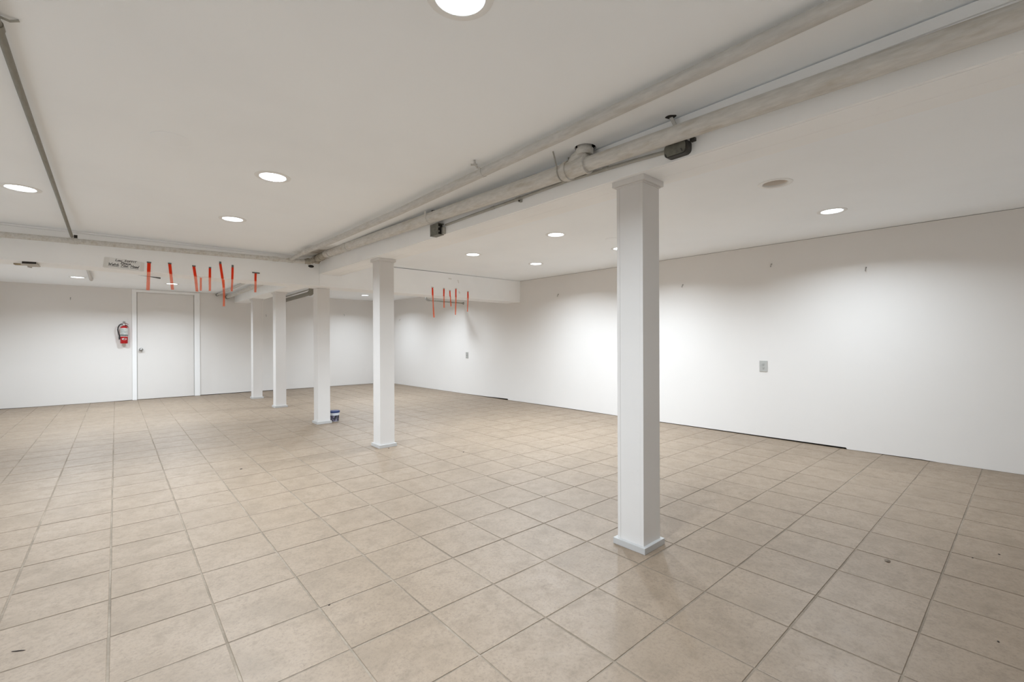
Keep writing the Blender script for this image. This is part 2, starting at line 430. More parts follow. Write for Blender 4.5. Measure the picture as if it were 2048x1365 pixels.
# long beam in boards -------------------------------------------------
def beam(label, segs, x0, x1, z0, z1, seam_z, parent=None):
    root = thing('ceiling_beam', label, 'beam', ((x0+x1)/2, segs[0], z0), kind='structure')
    for a, b in zip(segs, segs[1:]):
        b2 = b - 0.0015
        keep(box('lower_face_board', x0, x0+0.02, a, b2, z0+0.001, seam_z-0.001, 'beam', bev=0.001), root)
        keep(box('upper_face_board', x0-0.006, x0+0.02, a, b2, seam_z+0.0005, z1, 'beam', bev=0.001), root)
        keep(box('side_board', x1-0.02, x1, a, b2, z0+0.001, z1, 'beam', bev=0.001), root)
        xm = x0 + (x1-x0)*0.60
        keep(box('underside_board', x0+0.021, xm-0.0008, a, b2, z0, z0+0.018, 'beam', bev=0.001), root)
        keep(box('underside_board', xm+0.0008, x1-0.021, a, b2, z0, z0+0.018, 'beam', bev=0.001), root)
    return root
beam('long white boxed beam carried by the row of posts', [Y0, 3.92, SY0], BX0, BX1, BZ, ZC-0.006, 2.150)
beam('white boxed beam behind the soffit over the farthest posts', [SY1, Y1], BX0, BX1, 1.955, ZFL+0.06, 2.10)

# cross soffit ----------------------------------------------------------
sof = thing('soffit', 'low white boxed soffit crossing the whole room', 'soffit', (X0, SY0, SZ), kind='structure')
def quadbox(name, pts_front, y0, y1, mat):
    return prism(name, pts_front, mat, None, 'Y', y0, y1)
# the front face sags slightly to the right: lower edge 1.866 at the left, 1.838 from the ribbons on
keep(prism('front_board', [(X0, 1.870), (0.0, 1.864), (0.9, 1.842), (BX0-0.001, SZ), (BX0-0.001, 2.172), (X0, 2.176)], 'beam', None, 'Y', SY0, SY0+0.02), sof)
keep(prism('front_board', [(BX0+0.0006, SZ), (3.0, 1.830), (X1, 1.812), (X1, ZC-0.004), (BX0+0.0006, ZC-0.010)], 'beam', None, 'Y', SY0, SY0+0.02), sof)
keep(prism('top_strip', [(X0, 2.179), (BX0-0.002, 2.175), (BX0-0.002, ZC-0.002), (X0, ZC-0.002)], 'beam', None, 'Y', SY0+0.004, SY0+0.02), sof)
bm = bmesh.new()
xs = [(X0, 1.870), (0.0, 1.864), (0.9, 1.842), (BX0, SZ), (3.0, 1.830), (X1, 1.812)]
lo = [[bm.verts.new((x, y, z+dz)) for x, z in xs] for y, dz in ((SY0+0.0202, 0), (SY1, 0.002), (SY1, 0.020), (SY0+0.0202, 0.020))]
for k in range(4):
    A, B = lo[k], lo[(k+1) % 4]
    for t in range(len(xs)-1): bm.faces.new((A[t], A[t+1], B[t+1], B[t]))
for t in (0, -1): bm.faces.new([lo[k][t] for k in range(4)])
keep(link('underside_board', finish(bm), 'beam'), sof)
keep(prism('rear_board', [(X0, 1.893), (0.0, 1.887), (0.9, 1.865), (BX0, SZ+0.023), (3.0, 1.853), (X1, 1.835), (X1, 2.20), (X0, 2.20)], 'beam', None, 'Y', SY1-0.02, SY1), sof)
# door ------------------------------------------------------------------
door = thing('door_1', 'flush white door with narrow casing in the far wall', 'door', (0.89, Y1, 0), kind='structure')
DP = 0.012
keep(box('door_leaf', 0.437, 1.330, Y1-0.010, Y1-0.0005, 0.010, 2.070, 'door', bev=0.002), door)
keep(box('door_casing', 0.358, 0.424, Y1-0.022, Y1-0.0005, 0.002, 2.132, 'trim', bev=0.002), door)
keep(box('door_casing', 1.343, 1.436, Y1-0.022, Y1-0.0005, 0.004, 2.122, 'trim', bev=0.002), door)
keep(box('door_casing', 0.4245, 1.3425, Y1-0.020, Y1-0.0005, 2.078, 2.128, 'trim', bev=0.002), door)
keep(box('door_stop', 0.4245, 0.433, Y1-0.006, Y1-0.0005, 0.008, 2.077, 'gapg'), door)
keep(box('door_stop', 1.3335, 1.3425, Y1-0.006, Y1-0.0005, 0.008, 2.077, 'gapg'), door)
kn = lathe('door_knob', [(0, 0.062), (0.014, 0.061), (0.026, 0.052), (0.030, 0.040), (0.026, 0.028), (0.013, 0.020), (0.011, 0.010), (0.032, 0.006), (0.034, 0.0), (0, 0)], 'chrome', None, 24,
           (0.489, Y1-0.0105, 0.967), rot=Matrix.Rotation(PI/2, 3, 'X'))
keep(kn, door); kn['label'] = 'round steel door knob'
# ------------------------------------------------------------------ posts
POSTS = [
 (2.182, 1.405, BZ, 'nearest and widest white square post, in front of the right wall'),
 (2.204, 4.535, BZ, 'second nearest white square post, standing before the soffit'),
 (2.194, 6.380, SZ-0.001, 'third white square post, under the soffit with a tub at its foot'),
 (2.192, 8.415, 1.955, 'fourth white square post, just left of the one with the tub'),
 (2.196, 10.020, 1.955, 'farthest white square post, close to the far wall'),
]
for x, y, zt, lb in POSTS:
    t = thing('support_post', lb, 'post', (x, y, 0), 'square posts under the beam')
    h, p = 0.081, 0.099
    def fr(name, hw, th, z0, z1, mat, bev=0.0015):
        # four boards around the core, mitred as a closed square collar
        bm_ = bmesh.new(); bbox(bm_, -hw, hw, -hw, hw, z0, z1, bev)
        return link(name, finish(bm_), mat, t)
    bm = bmesh.new()   # boxed shaft: two side boards lapped over two face boards, so a joint shows near each corner
    bbox(bm, -h, h, -h, -h+0.019, 0.02, zt-0.001, 0.0012)
    bbox(bm, -h, h, h-0.019, h, 0.02, zt-0.001, 0.0012)
    bbox(bm, -h+0.0008, -h+0.019, -h+0.0195, h-0.0195, 0.02, zt-0.001, 0.0008)
    bbox(bm, h-0.019, h-0.0008, -h+0.0195, h-0.0195, 0.02, zt-0.001, 0.0008)
    link('shaft', finish(bm), 'post', t)
    fr('plinth', p, 0, 0.0004, 0.034, 'plinth', 0.003)
    if zt > 1.9: 
        bm = bmesh.new(); bbox(bm, -p, p, -p, p, zt-0.030, zt-0.0006, 0.003); bbox(bm, -h-0.006, h+0.006, -h-0.006, h+0.006, zt-0.037, zt-0.030, 0.002)
        link('cap_moulding', finish(bm), 'post', t)
# ------------------------------------------------------------------ downlights
def ring_prof(): return [(0.0765, 0.012), (0.0765, 0.0), (0.080, -0.004), (0.100, -0.004), (0.1055, -0.0022), (0.1065, -0.0004), (0.084, -0.0004), (0.084, 0.012)]
for x, y, z, lit, lb in LAMPS:
    t = thing('downlight', lb, 'downlight', (x, y, z), 'recessed downlights')
    lathe('trim_ring', ring_prof(), 'trimw', t, 40, close=True)
    if lit:
        lathe('housing', [(0.0835, 0.0005), (0.0835, 0.06), (0, 0.06)], 'trimw', t, 32)
        lathe('lens', [(0, 0.006), (0.04, 0.0062), (0.066, 0.008), (0.0762, 0.0115), (0.0762, 0.02), (0, 0.02)], 'lens', t, 40)
        ld = bpy.data.lights.new('lamp', 'AREA'); ld.shape = 'DISK'; ld.size = 0.145
        ld.energy = LAMP_W; ld.color = LAMP_COL; ld.spread = math.radians(148)
        lo_ = bpy.data.objects.new('lamp', ld); C.objects.link(lo_); lo_.parent = t; lo_.location = (0, 0, -0.0055)
        lo_.visible_camera = True
    else:
        lathe('housing', [(0.0764, 0.010), (0.074, 0.045), (0.070, 0.085), (0.066, 0.10), (0, 0.10)], 'canw', t, 40)
        lathe('bulb', [(0, 0.030), (0.026, 0.031), (0.045, 0.036), (0.052, 0.046), (0.048, 0.066), (0.024, 0.099)], 'bulb_off', t, 32)
# round patched openings on the ceiling
for x, y, r, tilt, lb in ((0.257, 2.99, 0.088, 0.022, 'round plaster patch with one lifted edge on the ceiling, upper left'),
                          (4.02, 2.90, 0.078, 0.015, 'round plaster patch on the ceiling beside the nearest post')):
    o = lathe('ceiling_patch', [(0, -0.0022), (r-0.004, -0.0022), (r, -0.001), (r, 0.0), (0, 0.0)], 'ceil', None, 40)
    o.location = (x, y, ZC-0.0012); o.rotation_euler = (-tilt*0.6, 0, 0); tag(o, lb, 'patch', 'ceiling patches')

# ------------------------------------------------------------------ pipes
def hook_ring(name, x, y, z, r, parent, mat='strap', th=0.0022, w=0.014, up=0.0):
    """strap loop round a pipe that runs along y, tails going up to the ceiling"""
    pts = [(-r, up)] + [(r*math.cos(a), r*math.sin(a)) for a in [PI + PI*k/12 for k in range(13)]] + [(r, up)]
    bm = bmesh.new()
    A = []
    for (u, v) in pts:
        d = math.hypot(u, v) if v <= 0 else r
        ou, ov = (u*(1+th/r), v*(1+th/r)) if v <= 0 else (u + math.copysign(th, u), v)
        A.append([bm.verts.new((x+u, y-w/2, z+v)), bm.verts.new((x+u, y+w/2, z+v)), bm.verts.new((x+ou, y+w/2, z+ov)), bm.verts.new((x+ou, y-w/2, z+ov))])
    for a, b in zip(A, A[1:]):
        for k in range(4): bm.faces.new((a[k], a[(k+1) % 4], b[(k+1) % 4], b[k]))
    bm.faces.new(A[0]); bm.faces.new(A[-1][::-1])
    return keep(link(name, finish(bm), mat), parent)

# main drain along the beam, with wye, riser, hangers and couplings
MX = 1.981
def mz(y): return 2.059 + 0.0213*y
dr = thing('drain_pipe', 'thick pale drain pipe hung along the beam face', 'pipe', (MX, Y0, mz(Y0)))
R1, R2 = 0.0385, 0.0450
YW = 1.665
keep(tube('pipe_run', [(MX, Y0+0.002, mz(Y0)), (MX, 0.6, mz(0.6)), (MX, YW-0.02, mz(YW))], R1, 'pipe', None, 28), dr)
keep(tube('pipe_run', [(MX, YW+0.02, mz(YW)), (MX, 3.5, mz(3.5)), (MX, 5.60, mz(5.60))], R2, 'pipe', None, 28), dr)
wy = keep(tube('wye_fitting', [(MX, YW-0.075, mz(YW)), (MX, YW-0.060, mz(YW)), (MX, YW-0.058, mz(YW)), (MX, YW+0.055, mz(YW)), (MX, YW+0.057, mz(YW)), (MX, YW+0.082, mz(YW)), (MX, YW+0.084, mz(YW)), (MX, YW+0.10, mz(YW))],
        [0.053, 0.053, 0.047, 0.048, 0.056, 0.056, 0.052, 0.052], 'pipe', None, 28), dr)
bm = bmesh.new()
btube(bm, [(MX, YW+0.035, mz(YW)+0.01), (MX+0.004, YW+0.01, mz(YW)+0.045), (MX+0.010, YW-0.025, mz(YW)+0.065), (MX+0.014, YW-0.042, mz(YW)+0.080)], [0.040, 0.041, 0.042, 0.043], 24)
btube(bm, [(MX+0.014, YW-0.042, mz(YW)+0.058), (MX+0.014, YW-0.042, 2.188)], 0.049, 24)
btube(bm, [(MX+0.014, YW-0.042, 2.186), (MX+0.014, YW-0.042, ZC+0.12)], 0.041, 24)
keep(link('riser', finish(bm, True, 50), 'pipe'), dr)
for yy, rr in ((4.95, 0.0495), (5.50, 0.052)):
    keep(tube('coupling', [(MX, yy-0.035, mz(yy-0.035)), (MX, yy+0.035, mz(yy+0.035))], rr, 'pipe', None, 28), dr)
# wire hanger below the wye
bm = bmesh.new(); yh = 1.772; zc_ = mz(yh); rr = R2+0.010
pts = [(MX-rr-0.030, yh, ZC-0.0005), (MX-rr-0.012, yh, 2.15), (MX-rr, yh, zc_+0.02)] + [(MX+rr*math.cos(a), yh, zc_+rr*math.sin(a)) for a in [PI+PI*k/10 for k in range(11)]] + [(MX+rr, yh, zc_+0.02), (MX+rr-0.008, yh, ZC-0.0005)]
btube(bm, pts, 0.0042, 8); keep(link('wire_hanger', finish(bm, True, 60), 'wire'), dr)
# flat strap at the near hanger
prism_pts = [(1.134, 2.1965), (1.117, 2.1965), (1.084, 2.120), (1.101, 2.120)]
keep(prism('hanger_strap', prism_pts, 'pipe', None, 'X', 2.034, 2.040), dr)
for hx_, hy_, a_, b_ in ((2.030, 1.125, 0.022, 0.030), (2.022, 3.235, 0.020, 0.030)):
    keep(prism('hanger_hole', [(hx_+a_*math.cos(2*PI*k/12), hy_+b_*math.sin(2*PI*k/12)*(0.8+0.2*math.cos(5*k))) for k in range(12)], 'dark', None, 'Z', ZC-0.0012, ZC-0.0003), dr)
hook_ring('hanger_loop', MX, 3.23, mz(3.23), R2+0.0006, dr, 'pipe', 0.002, 0.018, 0.05)

# cross drain in front of the soffit
def cz(x): return 2.086 + 0.0185*x
cd = thing('drain_pipe', 'pale drain pipe running across the soffit face', 'pipe', (X0, 5.985, cz(X0)))
keep(tube('pipe_run', [(X0+0.002, 5.985, cz(X0)), (0.2, 5.985, cz(0.2)), (1.852, 5.985, cz(1.852))], 0.0255, 'pipe', None, 24), cd)
for xx in (-0.235, 1.52, 1.69):
    keep(tube('coupling', [(xx-0.03, 5.985, cz(xx-0.03)), (xx+0.03, 5.985, cz(xx+0.03))], 0.0295, 'pipe', None, 24), cd)
# corner cluster joining both: elbows and collars, patched with compound
bm = bmesh.new()
btube(bm, [(1.855, 5.985, cz(1.855)), (1.905, 5.98, 2.128), (1.945, 5.955, 2.140), (1.968, 5.90, 2.150), (MX, 5.82, 2.165), (MX, 5.60, mz(5.60))], [0.030, 0.033, 0.036, 0.040, 0.043, 0.0445], 24)
btube(bm, [(1.885, 5.984, 2.125), (1.912, 5.979, 2.131)], 0.041, 24)
btube(bm, [(1.962, 5.925, 2.146), (1.976, 5.875, 2.156)], 0.050, 24)
btube(bm, [(MX, 5.79, 2.165), (MX, 5.75, 2.168)], 0.050, 24)
elb = keep(link('corner_elbow', finish(bm, True, 50), 'pipe_d'), dr); elb['label'] = 'clustered elbow fittings with rough compound'
bm = bmesh.new()     # lumps of joint compound and cut ends on the elbows
for k in range(11):
    c = Vector((1.93 + random.uniform(-0.045, 0.065), 5.93 + random.uniform(-0.09, 0.06), 2.118 + random.uniform(-0.022, 0.03)))
    bmesh.ops.create_icosphere(bm, subdivisions=2, radius=random.uniform(0.010, 0.021), matrix=Matrix.Translation(c) @ Matrix.Diagonal((random.uniform(.6, 1.5), random.uniform(.6, 1.8), random.uniform(.5, 1.1), 1)))
keep(link('joint_compound', finish(bm, True, 60), 'pipe_d'), dr)['kind'] = 'stuff'
o = lathe('soffit_hole', [(0, -0.0006), (0.032, -0.0006), (0.036, 0.0), (0, 0.0)], 'dark', None, 20)
o.scale = (1, 0.5, 1); o.rotation_euler = (PI/2, 0, 0); o.location = (1.958, SY0-0.0004, 2.083); tag(o, 'small black hole in the soffit under the pipe elbows', 'hole')

# thinner pipe beside the drain
sp = thing('ceiling_pipe', 'thinner pale pipe under the ceiling, left of the thick drain', 'pipe', (1.70, Y0, 2.155))
keep(tube('pipe_run', [(1.690, Y0+0.002, 2.158), (1.695, 0.4, 2.156), (1.705, 1.2, 2.152), (1.715, 2.1, 2.150), (1.722, 3.3, 2.141), (1.715, 4.6, 2.143), (1.700, 5.45, 2.150)], 0.0270, 'pipe_s', None, 24), sp)
keep(tube('pipe_end_section', [(1.700, 5.45, 2.150), (1.692, 5.985, 2.128)], 0.0215, 'pipe_s', None, 20), sp)
keep(tube('coupling', [(1.7015, 5.40, 2.1497), (1.6995, 5.50, 2.1492)], 0.0305, 'pipe', None, 20), sp)
bm = bmesh.new()
btube(bm, [(1.635, 2.165, ZC-0.0005), (1.643, 2.17, 2.172), (1.668, 2.18, 2.165)], 0.0065, 8)
btube(bm, [(1.622, 2.185, 2.170), (1.655, 2.165, 2.173)], 0.007, 8)
keep(link('hanger_bracket', finish(bm, True, 50), 'pipe_s'), sp)
hook_ring('hanger_loop', 1.7155, 2.185, 2.1495, 0.0274, sp, 'pipe_s', 0.002, 0.016, 0.025)

# bare grey pipe on the left
lp = thing('ceiling_pipe', 'bare dark grey pipe running under the left ceiling', 'pipe', (-0.262, Y0, 2.17))
keep(tube('pipe_run', [(-0.262, Y0+0.002, 2.172), (-0.266, 2.7, 2.170), (-0.258, 4.6, 2.160), (-0.245, 5.955, 2.118)], 0.0118, 'galv', None, 16), lp)
bm = bmesh.new()
btube(bm, [(-0.290, 2.20, 2.172), (-0.262, 2.225, 2.190), (-0.236, 2.222, 2.184), (-0.214, 2.22, 2.194)], 0.0040, 8)
keep(link('wire_hanger', finish(bm, True, 50), 'wire'), lp)
keep(tube('coupling', [(-0.265, 2.235, 2.1705), (-0.265, 2.275, 2.1705)], 0.0145, 'galv', None, 16), lp)
o = box('soffit_notch', -0.236, -0.210, SY0-0.0006, SY0-0.0001, 2.120, 2.155, 'dark'); tag(o, 'small black notch in the soffit beside the grey pipe end', 'hole')
# continuations behind the soffit
fp = thing('ceiling_pipe', 'thin grey pipe behind the soffit, ending at the far wall', 'pipe', (1.742, SY1, 2.112))
keep(tube('pipe_run', [(1.742, SY1+0.004, 2.116), (1.742, Y1-0.003, 2.106)], 0.020, 'pipe_s', None, 20), fp)
keep(tube('end_collar', [(1.742, Y1-0.08, 2.106), (1.742, Y1-0.012, 2.106)], 0.028, 'galv', None, 20), fp)
fp = thing('drain_pipe', 'thick grey pipe behind the soffit beside the far beam', 'pipe', (1.925, SY1, 2.088))
keep(tube('pipe_run', [(1.925, SY1+0.004, 2.092), (1.925, Y1-0.003, 2.072)], 0.036, 'pipe', None, 24), fp)
keep(tube('end_collar', [(1.925, Y1-0.09, 2.072), (1.925, Y1-0.012, 2.072)], 0.043, 'galv', None, 24), fp)
fp = thing('ceiling_pipe', 'short grey pipe length hanging behind the soffit, right of the sign', 'pipe', (-0.19, SY1, 2.115))
keep(tube('pipe_run', [(-0.20, SY1+0.004, 2.118), (-0.186, 9.80, 2.112)], 0.020, 'pipe_s', None, 18), fp)
keep(tube('end_elbow', [(-0.186, 9.76, 2.112), (-0.186, 9.83, 2.114), (-0.186, 9.865, 2.128), (-0.186, 9.87, ZFL-0.0008)], 0.025, 'pipe_s', None, 18), fp)
fp = thing('drain_pipe', 'dark grey pipe right of the far beam, between third and fourth posts', 'pipe', (2.97, 9.2, 2.05))
keep(tube('pipe_run', [(2.95, 9.20, 2.052), (3.02, Y1-0.003, 2.044)], 0.040, 'galv', None, 24), fp)
keep(tube('end_elbow', [(2.952, 9.24, 2.052), (2.948, 9.17, 2.053), (2.947, 9.13, 2.07), (2.947, 9.115, 2.10), (2.947, 9.11, ZFR-0.0008)], 0.050, 'galv', None, 24), fp)
keep(tube('end_collar', [(3.016, Y1-0.09, 2.0445), (3.019, Y1-0.012, 2.044)], 0.050, 'galv', None, 24), fp)
keep(tube('shadow_bar', [(2.965, 9.24, 2.135), (3.02, Y1-0.003, 2.128)], 0.012, 'strap', None, 12), fp)  # thin rod standing in for the shadow line above this pipe
# rod behind the soffit on the right wall
rd = thing('wall_rod', 'thin grey rod reaching out from the right wall behind the orange ribbons', 'rod', (X1, 7.83, 1.906))
keep(tube('rod', [(X1-0.001, 7.83, 1.904), (4.76, 7.83, 1.921)], 0.0150, 'strap', None, 16), rd)
keep(tube('elbow', [(4.78, 7.83, 1.9206), (4.735, 7.83, 1.925), (4.71, 7.83, 1.945), (4.705, 7.83, 1.985)], 0.021, 'chrome', None, 16), rd)
keep(tube('drop_rod', [(4.705, 7.83, 1.98), (4.705, 7.83, ZFR-0.0008)], 0.012, 'trimw', None, 12), rd)
keep(lathe('wall_flange', [(0, 0), (0.030, 0), (0.028, 0.008), (0.018, 0.012), (0, 0.012)], 'strap', None, 20, (X1-0.0004, 7.83, 1.904), rot=Matrix.Rotation(-PI/2, 3, 'Y')), rd)

# conduit with two junction boxes on the beam face
cn = thing('conduit', 'thin metal conduit strung between the two junction boxes', 'conduit', (2.045, 1.16, 2.055))
CX = 2.0505
keep(tube('tube_run', [(CX, 1.165, 2.045), (CX, 1.35, 2.056), (CX, 1.8, 2.072), (CX, 2.24, 2.066), (CX, 2.7, 2.064), (CX, 3.10, 2.058)], 0.0095, 'cond', None, 14), cn)
for yy, zz in ((2.235, 2.066), (1.52, 2.064), (2.50, 2.065)):
    keep(tube('coupling', [(CX-0.001, yy-0.018, zz), (CX-0.001, yy+0.018, zz)], 0.0115, 'cond', None, 14), cn)
bm = bmesh.new(); bbox(bm, 2.042, 2.0615, 2.205, 2.222, 2.040, 2.076, 0.001)
keep(link('conduit_clip', finish(bm), 'strap'), cn)
bm = bmesh.new(); blathe(bm, [(0, 0), (0.005, 0), (0.005, 0.008), (0, 0.008)], 10, mtx=Matrix.Translation((2.0415, 2.212, 2.046)) @ Matrix.Rotation(-PI/2, 4, 'Y'))
keep(link('clip_screw', finish(bm), 'boxd'), cn)
jb = thing('junction_box', 'open dark grey junction box at the far end of the conduit', 'junction box', (2.03, 3.20, 2.02), 'electrical boxes on the beam')
keep(box('cover_plate', 2.0015, 2.005, 3.140, 3.262, 1.984, 2.080, 'box', bev=0.001), jb)
bm = bmesh.new()
for q in ((2.005, 2.061, 3.258, 3.262, 1.986, 2.078), (2.005, 2.061, 3.144, 3.258, 1.986, 1.990), (2.005, 2.061, 3.144, 3.258, 2.074, 2.078)): bbox(bm, *q)
keep(link('box_body', finish(bm), 'box'), jb)
keep(box('box_interior', 2.012, 2.058, 3.165, 3.256, 1.992, 2.072, 'boxd'), jb)
keep(box('box_ear', 2.035, 2.061, 3.118, 3.143, 1.990, 2.045, 'strap', bev=0.003), jb)
for zz in (2.050, 2.015): keep(lathe('box_screw', [(0, 0), (0.006, 0), (0.006, 0.012), (0, 0.012)], 'strap', None, 10, (2.02, 3.165, zz), rot=Matrix.Rotation(PI/2, 3, 'X')), jb)
jb = thing('junction_box', 'round-cornered dark grey junction box under the drain pipe near the closest post', 'junction box', (2.03, 1.09, 2.02), 'electrical boxes on the beam')
def rrect(y0, y1, z0, z1, r, n=5):
    out = []
    for cy, cz_, a0 in ((y1-r, z1-r, 0), (y0+r, z1-r, PI/2), (y0+r, z0+r, PI), (y1-r, z0+r, 1.5*PI)):
        for k in range(n+1):
            a = a0 + PI/2*k/n; out.append((cy+r*math.cos(a), cz_+r*math.sin(a)))
    return out
keep(prism('box_body', rrect(1.035, 1.155, 2.000, 2.066, 0.022), 'boxd', None, 'X', 2.024, 2.0612), jb)
keep(prism('cover_plate', rrect(1.046, 1.153, 2.0045, 2.062, 0.018), 'box', None, 'X', 2.020, 2.0238), jb)
for yy, zz in ((1.060, 2.018), (1.140, 2.012)):
    keep(prism('cover_slot', [(yy-0.002, zz-0.008), (yy+0.003, zz-0.008), (yy+0.010, zz+0.008), (yy+0.005, zz+0.008)], 'slot', None, 'X', 2.0188, 2.0199), jb)
keep(box('box_ear', 2.040, 2.0612, 1.012, 1.034, 2.052, 2.068, 'boxd', bev=0.001), jb)

# ------------------------------------------------------------------ wall plates and hooks
def outlet(y, z, lb, duplex=True):
    t = thing('wall_outlet' if duplex else 'wall_switch', lb, 'outlet' if duplex else 'switch', (X1, y, z))
    keep(box('cover_plate', X1-0.0065, X1-0.0003, y-0.041, y+0.041, z-0.0625, z+0.0625, 'plate' if duplex else 'plate2', bev=0.0022), t)
    if duplex:
        for s in (-1, 1):
            f_ = keep(prism('receptacle', rrect(y-0.017, y+0.017, z+s*0.0215-0.0145, z+s*0.0215+0.0145, 0.0125), 'plate', None, 'X', X1-0.0085, X1-0.0064), t)
            for dy, dz, w_, h_ in ((-0.0075, 0.002, 0.0028, 0.011), (0.0075, 0.002, 0.0028, 0.009), (0, -0.0085, 0.005, 0.005)):
                q = box('socket_slot', X1-0.0092, X1-0.0084, y+dy-w_/2, y+dy+w_/2, z+s*0.0215+dz-h_/2, z+s*0.0215+dz+h_/2, 'slot'); q.parent = f_
                q.location = (0, 0, 0)
        keep(lathe('plate_screw', [(0, 0), (0.0035, 0), (0.0035, 0.0012), (0, 0.0012)], 'chrome', None, 10, (X1-0.0064, y, z), rot=Matrix.Rotation(-PI/2, 3, 'Y')), t)
    else:
        keep(box('toggle', X1-0.018, X1-0.0062, y-0.006, y+0.006, z-0.004, z+0.014, 'plate', bev=0.001), t)
        for s in (-1, 1): keep(lathe('plate_screw', [(0, 0), (0.0035, 0), (0.0035, 0.0012), (0, 0.0012)], 'slot', None, 10, (X1-0.0064, y, z+s*0.045), rot=Matrix.Rotation(-PI/2, 3, 'Y')), t)
outlet(1.970, 0.815, 'grey duplex outlet plate on the right wall')
outlet(7.708, 0.812, 'small grey switch plate on the right wall below the rod', False)
def hook(x, y, z, nx, ny, lb, s=1.0):
    """small screw hook: base disc and bent wire, sticking out along (nx, ny)"""
    bm = bmesh.new(); n = Vector((nx, ny, 0))
    rot = Vector((0, 0, 1)).rotation_difference(n).to_matrix().to_4x4()
    blathe(bm, [(0, 0), (0.007*s, 0), (0.006*s, 0.004), (0, 0.004)], 12, mtx=Matrix.Translation(Vector((x, y, z)) + n*0.0004) @ rot)
    P = lambda d, h: Vector((x, y, z)) + n*d + Vector((0, 0, h))
    btube(bm, [P(0.003, 0), P(0.014, 0), P(0.020, -0.008*s), P(0.021, -0.026*s), P(0.028, -0.034*s), P(0.036, -0.026*s)], 0.0036*s, 8)
    o = link('wall_hook', finish(bm, True, 50), 'hook'); tag(o, lb, 'hook', 'small screw hooks on the walls')
hook(X1, 1.883, 1.972, -1, 0, 'small steel hook high on the right wall above the outlet')
hook(X1, 1.027, 1.830, -1, 0, 'small steel hook on the right wall nearest the right edge', 1.1)
hook(X1, 5.130, 1.885, -1, 0, 'small steel hook on the right wall just left of the nearest post', 1.1)
hook(X1, 2.941, 1.837, -1, 0, 'small steel hook on the right wall just right of the nearest post')
hook(X1, 10.60, 1.665, -1, 0, 'small steel hook on the right wall just right of the second post', 0.9)
hook(-0.488, Y1, 1.915, 0, -1, 'small steel hook on the far wall near the left edge', 1.1)
hook(4.453, Y1, 1.788, 0, -1, 'small steel hook on the far wall between second and third posts', 1.1)
hook(2.679, Y1, 1.716, 0, -1, 'small steel hook on the far wall between the two farthest posts', 1.1)

